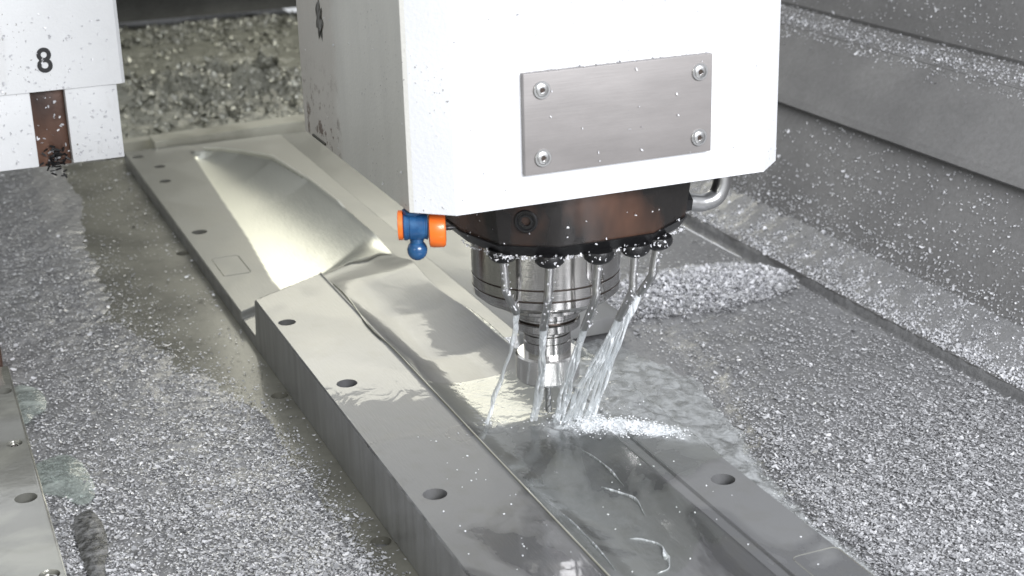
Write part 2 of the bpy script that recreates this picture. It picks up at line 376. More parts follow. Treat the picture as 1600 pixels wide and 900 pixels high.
# ------------------------------------------------------------------ sloped covers on the right
cov = thing('sloped_cover', 'grey sheet steel cover stepping up along the right side, dusted with chips', 'machine cover', (.52, .2, -.07))
def sheet(name, pts, y0=-1.2, y1=2.6, mat='cover', th=.004, parent=cov):
    bm = bmesh.new(); k = len(pts)
    up = []
    for i, (x, z) in enumerate(pts):
        a = pts[max(i - 1, 0)]; b = pts[min(i + 1, k - 1)]; d = Vector((b[0] - a[0], b[1] - a[1])).normalized(); up.append((x + d.y * th, z - d.x * th))
    prof = pts + up[::-1]
    a = [bm.verts.new((x, y0, z)) for x, z in prof]; b = [bm.verts.new((x, y1, z)) for x, z in prof]; n = len(prof)
    bm.faces.new(a[::-1]); bm.faces.new(b)
    for i in range(n): bm.faces.new((a[i], a[(i + 1) % n], b[(i + 1) % n], b[i]))
    return part(name, bm, mat, parent)
sheet('foot_strip', [(.522, -.076), (.524, -.060), (.585, -.030)])
sheet('cover_panel', [(.582, -.042), (.586, -.029), (.6725, .0955)])
sheet('cover_panel', [(.6640, .0945), (.6590, .0985), (.6655, .1075), (.738, .186)], th=.002)
sheet('ledge_strip', [(.7384, .1866), (.797, .1985)], th=.003)
sheet('cover_panel', [(.7985, .190), (.7945, .204), (.90, .47), (.93, .56)])
def panelpts(n, xz0, xz1, y0, y1, dens=None):
    u = rng.random(n); y = rng.uniform(y0, y1, n)
    if dens is not None: k = rng.random(n) < dens(u, y); u, y = u[k], y[k]
    d = np.array([xz1[0] - xz0[0], xz1[1] - xz0[1]]); nn = np.array([-d[1], 0, d[0]]) / np.linalg.norm(d)
    P = np.stack([xz0[0] + u * d[0], y, xz0[1] + u * d[1]], 1) + nn * .0008
    return P, np.tile(nn, (len(P), 1))
sets = [(60000, (.524, -.060), (.585, -.030), lambda u, y: .22 + .35 * np.exp(-((y + .1) / .5) ** 2) + .35 * fbm(u * .3, y, 5, 77)),
        (26000, (.586, -.029), (.668, .089), lambda u, y: .10 + .9 * (1 - u) ** 3 * (.5 + .5 * fbm(u, y, 3, 8)) + .14 * fbm(u, y, 4, 5)),
        (15000, (.677, .103), (.738, .186), lambda u, y: .42 + .35 * fbm(u, y, 3, 15)),
        (11000, (.738, .187), (.795, .1985), lambda u, y: .25 + .6 * np.exp(-((u - .35 - .08 * fbm(u * 0, y, 3, 3)) / .22) ** 2)),
        (11000, (.795, .204), (.90, .47), lambda u, y: .4 + .3 * fbm(u, y, 3, 16))]
PP, NN = [], []
for n, a, b, f in sets:
    P, N_ = panelpts(n, a, b, -.35, 1.3, f); PP.append(P); NN.append(N_)
o = flakes('stuck_chips', np.concatenate(PP), np.concatenate(NN), .0023, 'chips_pale', .3, cov); o.location = -Vector(cov.location); o['kind'] = 'stuff'
o['label'] = 'loose chips lying on the grey cover'
# crumbly foot of swarf
xs = np.linspace(.515, .597, 30); ys = np.linspace(-.5, 1.4, 500)
V, F, _ = gridmesh(xs, ys, lambda x, y: -.0605 + (x - .523) * .50 + .0012 * fbm(x, y, 20, 12, 3) + .002 * ss((x - .525) / .02) - .012 * ss((.5255 - x + .003 * fbm(x, y, 12, 3)) / .008))
o = pydata('swarf_bank', V, F, 'bed', cov); o.location = -Vector(cov.location); o['kind'] = 'stuff'

# ------------------------------------------------------------------ rear: bellows and swarf drifts
bm = bmesh.new()
for i in range(9):
    z = -.02 + i * .11; prism(bm, [(-2.2, 2.62), (1.2, 2.62), (1.2, 3.3), (-2.2, 3.3)], z, z + .055, [(-2.2, 2.67), (1.2, 2.67), (1.2, 3.3), (-2.2, 3.3)])
    prism(bm, [(-2.2, 2.67), (1.2, 2.67), (1.2, 3.3), (-2.2, 3.3)], z + .0555, z + .1095, [(-2.2, 2.62), (1.2, 2.62), (1.2, 3.3), (-2.2, 3.3)])
o = part('rear_wall', bm, 'backwall'); tag(o, 'dark rear wall of the machine above the swarf drifts', 'wall', kind='structure')
o = part('side_wall', bx(bmesh.new(), -1.30, -1.25, -2.6, 3.2, -.076, 1.5), 'fixture'); tag(o, 'dark inner side wall of the machine', kind='structure')  # out-of-view wall added to darken reflections in the steel
def zback(x, y):
    r1 = .075 * np.exp(-(((y - 1.86 - .10 * (x - .05)) / .13) ** 2)) * (.65 + .7 * fbm(x, y, 4, 42) + .45 * fbm(x, y, 13, 43)) * ss((.30 - x) / .14)
    r2 = .035 * np.exp(-(((y - 2.48) / .25) ** 2)) * (.8 + .25 * fbm(x, y, 3, 44))
    return -.073 + np.maximum(r1, 0) + r2 + .008 * fbm(x, y, 12, 45) + .003 * fbm(x, y, 40, 46) + .012 * ss((y - 1.55) / .2)
xs = np.linspace(-.9, 1.0, 260); ys = np.linspace(1.50, 2.72, 220)
V, F, _ = gridmesh(xs, ys, zback); o = pydata('swarf_drift', V, F, mat_bed('rear_swarf', (.21, .21, .17), (.34, .34, .285), .005, .3)); tag(o, 'ridges of wet swarf heaped in front of the rear wall', 'swarf', kind='stuff')
def dens_b(x, y): return np.clip(.10 + .55 * fbm(x, y, 6, 51) + .85 * np.exp(-((y - 1.86) / .15) ** 2) + .9 * np.exp(-((y - 2.45) / .2) ** 2) * (.6 + .6 * fbm(x, y, 3, 4)) + .3 * fbm(x, y, 4, 6) - .3 * np.exp(-((y - 2.25) / .2) ** 2), 0, 1)
o = flakes('metal_chips', scatter(42000, -.5, .75, 1.45, 2.65, dens_b, zback), None, .0078, 'chips_dark', .6, curl=.6)
tag(o, 'coarse wet chips heaped on the drifts behind the workpiece', 'metal chips', kind='stuff')

# ------------------------------------------------------------------ base plate under the work
base = thing('base_plate', 'long olive wet base plate showing as a ledge under the workpiece', 'base plate', (0, .4, -.0755))
o = part('plate_body', bx(bmesh.new(), -.345, .115, -.62, 1.44, -.075, -.065), 'base', base, bev=.001)
cut(o, [(-.1905, .297, -.074, -.05, .0095), (-.191, -.061, -.074, -.05, .0095), (-.187, .849, -.074, -.05, .0095), (-.191, -.40, -.074, -.05, .0095)])
o.location = -Vector(base.location)

# ------------------------------------------------------------------ the workpiece
work = thing('milled_workpiece', 'long wet grey metal block with a scooped channel milled along its top', 'workpiece', (0, .4, -.065))
XL, XR = -.18, .098
yk = lambda x: .432 + (x + .18) * .62
def cavD(y): return np.interp(y, [-.7, -.3, -.12, 0, .1, .2, .33, .46], [.026, .023, .014, .007, .010, .014, .009, .001])
xl_ = lambda y: np.interp(y, [.43, .47, .55, .62, .82, 1.07, 1.30, 1.5], [-.135, -.130, -.114, -.116, -.101, -.089, -.077, -.07])
xr_ = lambda y: np.interp(y, [.4, .6, .75, .95, 1.12, 1.22, 1.29, 1.33], [.031, .033, .034, .028, .006, -.018, -.045, -.075])
def zwork(x, y):
    # near half
    D = cavD(y); u = np.clip((x + .083) / .114, 0, 1)
    zn = -D * (1 - np.abs(2 * u - 1) ** 2.6)
    zn = zn + .0013 * np.exp(-((x + .0845) / .0020) ** 2)                              # raised lip of the channel
    zn = zn - .0022 * ss((x - .0315) / .002) * (1 - ss((x - .0425) / .002)) * (1 - ss((y - .05) / .05))  # relief strip beside it
    drop = ss((y - .10 - .35 * (.07 - x)) / .13)                                         # right rim falls away behind the tool
    side = ss((x - .030 + .004 * np.sin(y * 20)) / .016)
    dr2 = .060 - .014 * ss((y - .30) / .012)
    zn = zn - dr2 * drop * side
    # far half
    zs = -.045; a, b = xl_(y), xr_(y); s = np.clip((x - a) / np.maximum(b - a, .004), 0, 1)
    zb = np.interp(y, [.6, 1.1, 1.3, 1.36], [-.010, -.012, -.035, -.045])
    zf = zs + (zb - zs) * (.25 * s + .75 * s ** 2.4) - .004 * np.sin(PI * s) * (y < 1.3)
    zf = zf - (x > b) * (zb + .046) * ss((x - b) / .018)
    zf = zf + .0004 * np.exp(-((x - b) / .0038) ** 2) * (y < 1.33) * (y > .5)
    k = yk(x)
    end = ss((y - k) / .10)
    inscoop = (x > a)
    zend = -.006 - .010 * ss((x + .02) / .06)
    zf2 = np.where(inscoop, zend * (1 - end) + zf * end, np.where(y < k + .012, 0 + (zs) * ss((y - k) / .012), zs))
    pocket = ss((y - k - .012) / .006) * (1 - ss((y - k - .085) / .006)) * ss((a - .004 - x) / .003)
    zf2 = zf2 - .007 * pocket * (x < a)
    hump = ss((k - y) / .09)
    out = np.where(y < k, np.where(x < -.0835, zn, zn * hump + (zend - dr2 * drop * side) * (1 - hump)), np.where(x > b, np.maximum(-.0460, np.minimum(zf2, zend - dr2 * drop * side)) , zf2))
    out = np.where((x > .03) & (y > .30), np.maximum(out, -.046), out)
    return out
xs = np.unique(np.concatenate([np.linspace(XL + .0015, XR - .0015, 120), np.linspace(-.090, -.078, 16), np.linspace(.026, .048, 26), [XL + .0015]]))
ys = np.unique(np.concatenate([np.linspace(-.60, 1.40, 440), np.linspace(.40, .62, 120)]))
X, Y = np.meshgrid(xs, ys, indexing='ij'); Z = zwork(X, Y)
nx, ny = len(xs), len(ys)
V = [np.stack([X, Y, Z], -1).reshape(-1, 3)]
idx = np.arange(nx * ny).reshape(nx, ny)
loop = list(idx[:, 0]) + list(idx[-1, 1:]) + list(idx[-2::-1, -1]) + list(idx[0, -2:0:-1])
L3 = V[0][loop]
scal = np.where((L3[:, 0] < -.17), .0006 * np.maximum(0, np.sin(L3[:, 1] * 2 * PI / .026)) ** 10 * (L3[:, 1] < .17), 0) + np.where((L3[:, 0] < -.17) & (np.abs(L3[:, 1] - .29) < .022), .0008 * np.maximum(0, np.sin(L3[:, 1] * 2 * PI / .011)) ** 6, 0)
cx_, cy_ = (XL + XR) / 2, .4
def outw(L, d):
    o_ = L.copy(); o_[:, 0] += np.where(L[:, 0] < XL + .002, -d, np.where(L[:, 0] > XR - .002, d, 0)); o_[:, 1] += np.where(L[:, 1] < -.599, -d, np.where(L[:, 1] > 1.399, d, 0)); return o_
R1 = outw(L3, .0015); R1[:, 2] -= .0015; R1[:, 0] += scal * 1.2
R2 = R1.copy(); R2[:, 2] = np.minimum(-.0645, R1[:, 2] - .001)
n0 = nx * ny; nl = len(loop)
V += [R1, R2]
F = [np.stack([idx[:-1, :-1], idx[1:, :-1], idx[1:, 1:], idx[:-1, 1:]], -1).reshape(-1, 4)]
la = np.array(loop); lb = np.roll(la, -1); r1 = n0 + np.arange(nl); r1b = np.roll(r1, -1); r2 = r1 + nl; r2b = np.roll(r2, -1)
F += [np.stack([la, r1, r1b, lb], -1), np.stack([r1, r2, r2b, r1b], -1)]
Vall = np.concatenate(V); Fall = np.concatenate(F)
me = bpy.data.meshes.new('block_body'); me.from_pydata(Vall.tolist(), [], Fall.tolist() + [[int(i) for i in r2[::-1]]]); me.validate(); me.update()
me.materials.append(M['work']); me.materials.append(M['side'])
body = link('block_body', me, None, work)
co = np.zeros(len(me.vertices) * 3, np.float32); me.vertices.foreach_get('co', co); co = co.reshape(-1, 3)
px_, py_ = co[:, 0].astype(float), co[:, 1].astype(float)
pa = ss((px_ - xl_(py_) + .001) / .002) * ss((xr_(py_) + .001 - px_) / .002) * ss((py_ - yk(px_) - .004) / .008) * (py_ < 1.335) * (co[:, 2] > -.06)
at = me.attributes.new('polish', 'FLOAT', 'POINT'); at.data.foreach_set('value', pa.astype(np.float32))
mi = np.zeros(len(me.polygons), np.int32); nf = len(F[0]) + nl; mi[nf:] = 1; me.polygons.foreach_set('material_index', mi)
bmx = bmesh.new(); bmx.from_mesh(me); bmesh.ops.recalc_face_normals(bmx, faces=bmx.faces); bmx.to_mesh(me); bmx.free()
body.location = -Vector(work.location)
cut(body, [(-.165, .344, -.03, .03, .0098), (-.155, .148, -.03, .03, .0105), (-.157, -.116, -.03, .03, .0105), (.076, -.197, -.03, .03, .0105), (-.157, -.40, -.03, .03, .0105),
           (-.157, .875, -.062, -.03, .0110), (-.150, 1.175, -.062, -.03, .0095), (-.141, 1.272, -.062, -.03, .0095), (-.163, 1.355, -.062, -.03, .0095)])
body.data.shade_smooth(); body.data.set_sharp_from_angle(angle=math.radians(32))

# engraved frames on the rims
def frame(x0, x1, y0, y1, z, parent, open_=False, w_=.0007):
    bm = bmesh.new(); path = [(x0, y0), (x1, y0), (x1, y1), (x0, y1)] + ([] if open_ else [(x0, y0)])
    tube(bm, [(x, y, z) for x, y in smooth_corner(path)], w_, 6); return part('scribed_outline', bm, 'fixture', parent, smooth=True)
def smooth_corner(path, r=.006):
    out = [path[0]]
    for i in range(1, len(path) - 1):
        p = Vector(path[i]); a = (Vector(path[i - 1]) - p).normalized() * r; b = (Vector(path[i + 1]) - p).normalized() * r
        for k in range(5): t_ = k / 4; q = (p + a) * (1 - t_) ** 2 + p * 2 * t_ * (1 - t_) + (p + b) * t_ ** 2; out.append(tuple(q))
    out.append(path[-1]); return out
frame(-.168, -.132, .665, .745, -.0452, work)
frame(.056, .110 - .013, -.42, -.335, -.0003, work)
def lip(name, pts, r, mat='endbar', n=10):
    bm = tube(bmesh.new(), smoothpath(pts, n), r, 8, flat=.7); return part(name, bm, mat, work, smooth=True)
ZW = lambda x, y: float(zwork(np.array([x]), np.array([y]))[0])
lip('scoop_lip', [(float(xr_(np.array([y]))[0]) + .002, y, ZW(float(xr_(np.array([y]))[0]) + .001, y) + .0030) for y in np.linspace(.64, 1.31, 24)], lambda t_: .0044 * (1 - .3 * t_), 'lipmetal')  # pale bead paints the light caught along the scoop edge
lip('channel_lip', [(-.0845 - .003 * math.sin(max(0, y - .22) * 26) , y, ZW(-.0845, y) + .0005) for y in np.linspace(-.58, .44, 30)], .0012, 'endbar')  # thin pale bead paints the highlight on the channel edge
lip('ridge_lip', [(x, float(yk(x)) + .002 + .006 * math.sin(x * 120), ZW(x, float(yk(x)) + .002) + .0006) for x in np.linspace(-.045, .030, 14)], lambda t_: .0030 * math.sin(PI * (t_ * .9 + .08)), 'endbar')  # pale bead paints the bright highlight along the ridge
# lower flange behind the tool, and the bar that closes the far end
o = part('side_flange', bx(bmesh.new(), .0962, .235, .305, 1.395, -.0645, -.0455), 'work', work, bev=.0015)
bm = prism(bmesh.new(), [(-.125, 1.402), (.30, 1.445), (.30, 1.50), (-.125, 1.458)], -.0645, -.034); part('end_bar', bm, 'endbar', work, bev=.003)
bm = prism(bmesh.new(), [(-.20, 1.462), (.30, 1.512), (.30, 1.545), (-.20, 1.495)], -.0645, -.045); part('end_rail', bm, 'endbar', work, bev=.003)

# ------------------------------------------------------------------ left fixture plate
fix = thing('fixture_plate', 'pale wet steel plate with bolt holes at the left edge beside the chips', 'fixture plate', (-.5, .1, -.075))
o = part('plate_body', bx(bmesh.new(), -.80, -.4595, -.62, .405, -.075, -.020), 'fixture', fix, bev=.002)
cut(o, [(-.471, .332, -.05, 0, .0085), (-.4735, .194, -.035, 0, .0075), (-.4755, .071, -.05, 0, .0100), (-.4725, -.077, -.035, 0, .0085), (-.49, -.25, -.05, 0, .01)])
o.location = -Vector(fix.location)
for (x, y) in ((-.4735, .194), (-.4725, -.077)):
    bm = lathe(bmesh.new(), [(.0066, -.034), (.0066, -.0235), (.0058, -.0225), (.0035, -.0225), (.003, -.027)], (x, y, 0), 24); part('cap_screw', bm, 'steel', fix, smooth=True)
o = part('fixture_block', bx(bmesh.new(), -.62, -.4635, .43, .60, -.075, .01), 'brown', None, bev=.003); tag(o, 'dark brown block at the left edge behind the pale plate', 'block')

# ------------------------------------------------------------------ spindle head
head = thing('spindle_head', 'large white box-shaped milling head with a bolted grey plate and black spindle nose', 'milling head', (0, 0, .11))
ZB = .247
bm = bmesh.new()
poly = [(-.133, -.130), (.149, -.130), (.177, -.104), (.177, .24), (-.140, .24), (-.163, .208), (-.163, -.104)]
prism(bm, poly, ZB, .80); part('casing', bm, 'casing', head, bev=.003, seg=3)
pl = part('access_plate', bx(bmesh.new(), -.0752, .0932, -.1362, -.1295, .2735, .3555), 'plate', head, bev=.0008)
for (x, z) in ((-.0600, .3415), (-.0600, .2865), (.0812, .3415), (.0812, .2865)):
    bm = bmesh.new()
    lathe(bm, [(.0072, 0), (.0072, .0012), (.0068, .0016)], (x, -.1362, z), 32, 'Y')
    for v in bm.verts: v.co.y = -.1362 - (v.co.y + .1362)
    s = part('socket_screw', bm, 'satin', pl, smooth=True)
    bm = bmesh.new(); lathe(bm, [(.0052, .0015), (.0052, .0022), (.0046, .0026), (.0024, .0026), (.0022, .0006)], (0, 0, 0), 32, 'Y', caps=False)
    for v in bm.verts: v.co = Vector((x + v.co.x, -.1362 - v.co.y, z + v.co.z))
    c = part('screw_head', bm, 'satin', pl, smooth=True)
    bm = bmesh.new(); lathe(bm, [(.0023, .0014), (.0023, .0017)], (0, 0, 0), 6, 'Y')
    for v in bm.verts: v.co = Vector((x + v.co.x, -.1362 - v.co.y, z + v.co.z))
    part('hex_socket', bm, 'groove', pl)
# black housing
octo = [(-.086, -.030), (-.070, -.074), (-.028, -.0985), (.060, -.0985), (.108, -.066), (.128, 0), (.108, .066), (.06, .10), (-.04, .10), (-.088, .04)]
octo = [(-.088, -.02), (-.074, -.072), (-.030, -.101), (.058, -.101), (.106, -.070), (.126, -.01), (.112, .066), (.06, .10), (-.04, .10), (-.088, .04)]
sc = lambda k, dx=0: [(.02 + (x - .02) * k + dx, y * k) for x, y in octo]
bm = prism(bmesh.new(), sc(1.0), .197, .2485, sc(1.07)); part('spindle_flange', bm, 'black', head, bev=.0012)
bm = prism(bmesh.new(), sc(.95), .186, .1968, sc(1.02)); part('flange_rim', bm, 'rubber', head, bev=.0015)
# port on the left facet
fn = Vector((-.55, -.83, 0)).normalized(); pc = Vector((-.0555, -.0885, .2205))
fnq = Vector((0, 0, 1)).rotation_difference(fn).to_matrix()
bm = lathe(bmesh.new(), [(.0100, -.003), (.0100, .0022), (.0092, .003), (.0078, .003), (.0072, .0012), (.0058, .0012), (.0056, .0024), (.0042, .0024), (.0038, -.003)], (0, 0, 0), 36)
for v in bm.verts: v.co = pc + fnq @ v.co
part('port_ring', bm, 'rubber', head, smooth=True)
# nose
prof = [(.064, .187), (.0685, .183), (.0685, .1455), (.0678, .1450), (.0678, .1443), (.0685, .1438), (.0685, .1348), (.0678, .1343), (.0678, .1336), (.0685, .133), (.0680, .1265), (.062, .121), (.052, .1185), (.046, .118)]
bm = lathe(bmesh.new(), prof, seg=96); part('spindle_nose', bm, 'steel', head, smooth=True)
for zz in (.1443, .1336):
    bm = lathe(bmesh.new(), [(.0681, zz - .0002), (.0684, zz), (.0684, zz + .0006), (.0681, zz + .0008)], seg=96); part('groove', bm, 'groove', head)
bm = lathe(bmesh.new(), [(.046, .1178), (.046, .112), (.0445, .111), (.033, .1105)], seg=64); part('nose_ring', bm, 'steel', head, smooth=True)
# flats on the nose: drive keys seen as upright bright lozenges
for a in (-78, -35):
    c, s_ = math.cos(math.radians(a)), math.sin(math.radians(a))
    bm = bmesh.new(); m = Matrix.Translation((c * .0655, s_ * .0655, .161)) @ Matrix.Rotation(math.radians(a), 4, 'Z') @ Matrix.Diagonal((.0042, .0075, .017, 1))
    bmesh.ops.create_uvsphere(bm, u_segments=24, v_segments=16, radius=1, matrix=m); part('drive_key', bm, 'steel', head, smooth=True)
# elbow
el = smoothpath([(.108, -.03, .1975), (.130, -.03, .1965), (.146, -.03, .1935), (.160, -.03, .197), (.166, -.03, .208), (.167, -.03, .222), (.167, -.03, .249)], 8)
part('elbow_pipe', tube(bmesh.new(), el, .0084, 20), 'satin', head, smooth=True)
part('elbow_nut', tube(bmesh.new(), [(.118, -.03, .1972), (.131, -.03, .1965)], .0102, 6), 'rubber', head)
# nozzles and bent tubes
PIPES = [([-0.065, -0.0577, 0.18], [-0.0622, -0.0557, 0.1477], [-0.0496, -0.0473, 0.1237]),
         ([-0.0347, -0.0887, 0.18], [-0.0363, -0.0867, 0.1447], [-0.035, -0.0727, 0.1148]),
         ([0.0067, -0.0984, 0.18], [0.0043, -0.0964, 0.1441], [0.0009, -0.0807, 0.1113]),
         ([0.0432, -0.0955, 0.18], [0.0411, -0.0935, 0.1431], [0.036, -0.0783, 0.1136]),
         ([0.0695, -0.0869, 0.18], [0.0651, -0.0849, 0.1515], [0.06, -0.0713, 0.1311])]
for i, (a, b, c) in enumerate(PIPES):
    bm = lathe(bmesh.new(), [(.0125, .1885), (.0135, .1855), (.0128, .1815), (.010, .1785), (.0058, .1765), (.0035, .176)], (a[0], a[1], 0), 28); part('nozzle_socket', bm, 'rubber', head, smooth=True)
    a2 = [a[0], a[1], .179]; mid = [(a[0] * .35 + b[0] * .65), (a[1] * .35 + b[1] * .65), a[2] * .35 + b[2] * .65]
    pts = smoothpath([a2, mid, b, c], 8)
    q = part('coolant_tube', tube(bmesh.new(), pts, .0037, 16), 'satin', head, smooth=True)
# coolant valve beneath the left corner
vy = -.092
val = bpy.data.objects.new('coolant_valve', None); COL.objects.link(val); val.parent = head; val.location = Vector((-.155, vy, .23)) - Vector(head.location)
val.rotation_euler[2] = math.radians(-20); val.scale = (.90, .90, .94)
val['label'] = 'blue and orange plastic coolant valve under the left corner'
def vpart(n, bm, m): return part(n, bm, m, val, smooth=True)
bm = lathe(bmesh.new(), [(.0110, -.1705), (.0130, -.1700), (.0130, -.1660), (.0105, -.1655)], (0, vy, .2325), 36, 'X'); vpart('orange_plug', bm, 'orange')
bm = lathe(bmesh.new(), [(.0118, -.1654), (.0125, -.1645), (.0125, -.1620), (.0118, -.1615), (.0118, -.1600), (.0125, -.1595), (.0125, -.1475), (.0119, -.1470), (.0119, -.1455), (.0125, -.1450), (.0125, -.1440), (.0112, -.1432)], (0, vy, .2315), 36, 'X')
lathe(bm, [(.0060, .222), (.0064, .218), (.0048, .2145)], (-.154, vy, 0), 28)
lathe(bm, [(.010, .246), (.010, .2435), (.0075, .242), (.0075, .236)], (-.156, vy, 0), 28)
vpart('valve_body', bm, 'blue')
bm = bmesh.new(); bmesh.ops.create_uvsphere(bm, u_segments=28, v_segments=18, radius=.0092, matrix=Matrix.Translation((-.154, vy, .2095)))
vpart('ball_outlet', bm, 'blue')
bm = lathe(bmesh.new(), [(.0130, -.1428), (.0155, -.1418), (.0160, -.1390), (.0160, -.1300), (.0148, -.1278), (.010, -.1272)], (0, vy, .2278), 40, 'X'); vpart('orange_knob', bm, 'orange')
bm = lathe(bmesh.new(), [(.0022, -.1271), (.0022, -.1225), (.0004, -.1185)], (0, vy, .2285), 12, 'X'); vpart('spindle_pin', bm, 'rubber')
# pitted hole in the casing's left side
bm = bmesh.new(); bmesh.ops.create_icosphere(bm, subdivisions=4, radius=1)
for v in bm.verts: k = 1 + .25 * math.sin(v.co.z * 9 + v.co.y * 5) + .12 * math.sin(v.co.y * 23 + v.co.z * 17); v.co = Vector((-.1625 + v.co.x * .0022, .128 + v.co.y * .0105 * k, .366 + v.co.z * .0165 * k))
part('rust_pit', bm, 'bore', head, smooth=True)
bm = bx(bmesh.new(), -.1645, -.1600, .135, .178, .2485, .2505); part('edge_slot', bm, 'bore', head)
# chips stuck on the head
def box_pts(n, f): 
    return np.array([f() for _ in range(n)])
PP = []; NN = []
def add(n, fx_, nn):
    for _ in range(n): PP.append(fx_()); NN.append(nn)
U = random.uniform
add(90, lambda: (U(-.13, .145), -.1306, U(.25, .45)), (0, -1, 0))
add(20, lambda: (-.1635, U(-.10, .2), U(.25, .42)), (-1, 0, 0))
add(14, lambda: (U(-.07, .09), -.1366, U(.275, .353)), (0, -1, 0))
add(45, lambda: (U(-.07, .09), -.1362 - U(-.004, 0), U(.3555, .3562)), (0, 0, 1))
# rim clumps
ring = sc(.985)
for i in range(1, 5):
    (x0, y0), (x1, y1) = ring[i - 1], ring[i]; nn = Vector((y1 - y0, -(x1 - x0), 0)).normalized()
    for _ in range(70):
        u = U(0, 1); PP.append((x0 + (x1 - x0) * u + nn.x * .001, y0 + (y1 - y0) * u + nn.y * .001, .1865 + abs(random.gauss(0, .0018)) - .001)); NN.append((nn.x, nn.y, -.3))
    for _ in range(10):
        u = U(0, 1); PP.append((x0 + (x1 - x0) * u + nn.x * .0035, y0 + (y1 - y0) * u + nn.y * .0035, U(.195, .245))); NN.append((nn.x, nn.y, 0))
for (a, b, c) in PIPES:
    for _ in range(9):
        an = U(-PI, 0); PP.append((a[0] + .0125 * math.cos(an), a[1] + .0125 * math.sin(an), U(.180, .188))); NN.append((math.cos(an), math.sin(an), 0))
    for _ in range(24):
        u = U(0, 1); p = Vector(a) * (1 - u) + Vector(b) * u if random.random() < .6 else Vector(b) * (1 - u) + Vector(c) * u
        an = U(-PI * .8, PI * .1); PP.append((p.x + .0041 * math.cos(an), p.y + .0041 * math.sin(an), p.z)); NN.append((math.cos(an), math.sin(an), 0))
o = flakes('stuck_chips', np.array(PP), np.array(NN, float), .0022, 'chips_pale', .35, head); o.location = -Vector(head.location); o['kind'] = 'stuff'

# ------------------------------------------------------------------ tool holder
tool = thing('tool_holder', 'shiny steel collet holder clamped in the black spindle nose', 'tool holder', (0, 0, .03))
bm = lathe(bmesh.new(), [(.031, .1103), (.031, .1015), (.0300, .1005), (.0300, .0988)], seg=72); part('upper_flange', bm, 'steel', tool, smooth=True)
bm = lathe(bmesh.new(), [(.0262, .0986), (.0262, .0966)], seg=72); part('gripper_groove', bm, 'groove', tool, smooth=True)
bm = lathe(bmesh.new(), [(.0300, .0964), (.0310, .0955), (.0310, .0890), (.0300, .0880), (.0225, .0878)], seg=72); part('lower_flange', bm, 'steel', tool, smooth=True)
bm = lathe(bmesh.new(), [(.0228, .0877), (.0228, .0835), (.0205, .0830), (.0205, .0820), (.0222, .0815), (.0222, .0765), (.0212, .0760), (.0212, .0748), (.0222, .0742), (.0222, .0610)], seg=72); part('neck', bm, 'steel', tool, smooth=True)
bm = lathe(bmesh.new(), [(.0222, .0618), (.0282, .0618), (.0300, .0600), (.0300, .0375), (.0288, .0358), (.0120, .0362), (.0060, .0372)], seg=72); part('collet_nut', bm, 'nut', tool, smooth=True)
mill = bmesh.new(); seg = 24; rings = []
for i in range(60):
    z = .0375 - i * .00065 - 0; r = .0032 if z > .020 else .0030; ring = []
    for k in range(seg):
        a = 2 * PI * k / seg; rr = r
        if z <= .020: rr = r * (1 - .32 * max(0, math.cos(2 * (a - z * 330))) ** 2)
        ring.append(mill.verts.new((rr * math.cos(a), rr * math.sin(a), z)))
    rings.append(ring)
for i in range(59):
    for k in range(seg): mill.faces.new((rings[i][k], rings[i][(k + 1) % seg], rings[i + 1][(k + 1) % seg], rings[i + 1][k]))
mill.faces.new(rings[0][::-1]); mill.faces.new(rings[-1])
o = part('end_mill', mill, 'satin', None, smooth=True); tag(o, 'thin fluted end mill held in the collet and cutting the workpiece', 'milling cutter')

# ------------------------------------------------------------------ coolant jets
JETS = [[[-0.0483, -0.0399, 0.1039], [-0.0499, -0.0251, 0.0709], [-0.0568, -0.0078, 0.0306], [-0.0623, 0.002, -0.003]],
        [[-0.028, -0.0525, 0.0832], [-0.0196, -0.0289, 0.0477], [-0.0176, -0.0053, -0.005]],
        [[0.0018, -0.0618, 0.0812], [0.0011, -0.0399, 0.0385], [0.0019, -0.018, -0.005]],
        [[0.0313, -0.0618, 0.0822], [0.0194, -0.0425, 0.0392], [0.0127, -0.0232, -0.005]],
        [[0.0501, -0.059, 0.0966], [0.0374, -0.0447, 0.0463], [0.0273, -0.0304, -0.004]]]
JL = ['single thin coolant jet left of the tool, falling well clear of it', 'thin coolant jet crossing in front of the collet nut', 'split coolant jet just right of the collet nut',
      'wide coolant jet slanting in from the fourth tube', 'rightmost coolant jet slanting down to the foaming splash']
strands = [1, 2, 3, 4, 3]
for i, (pp, js) in enumerate(zip(PIPES, JETS)):
    bm = bmesh.new(); c = Vector(pp[2]); b = Vector(pp[1]); tip = c + (c - b).normalized() * -.002
    for s_ in range(strands[i]):
        off = (s_ - (strands[i] - 1) / 2)
        pts = [tip] + [Vector(j) + Vector((off * .0034 * min(1, (k + 1) * .55), -off * .0012, 0)) for k, j in enumerate(js)]
        P = smoothpath([tuple(p) for p in pts], 14)
        P = [np.array(p) + np.array([.0005 * math.sin(k * .55 + s_ * 2), .0004 * math.cos(k * .43 + s_), 0]) for k, p in enumerate(P)]
        ph = U(0, 6)
        tube(bm, P, lambda t_, ph=ph, n=strands[i]: (.0034 if n < 3 else .0030) * (1 - .42 * t_) * (1 + .16 * math.sin(t_ * 16 + ph) + .07 * math.sin(t_ * 47 + ph)), 12, flat=.6, twist=3.0)
    o = part('coolant_jet', bm, 'stream', None, smooth=True); tag(o, JL[i], 'coolant jet', 'coolant jets round the tool')

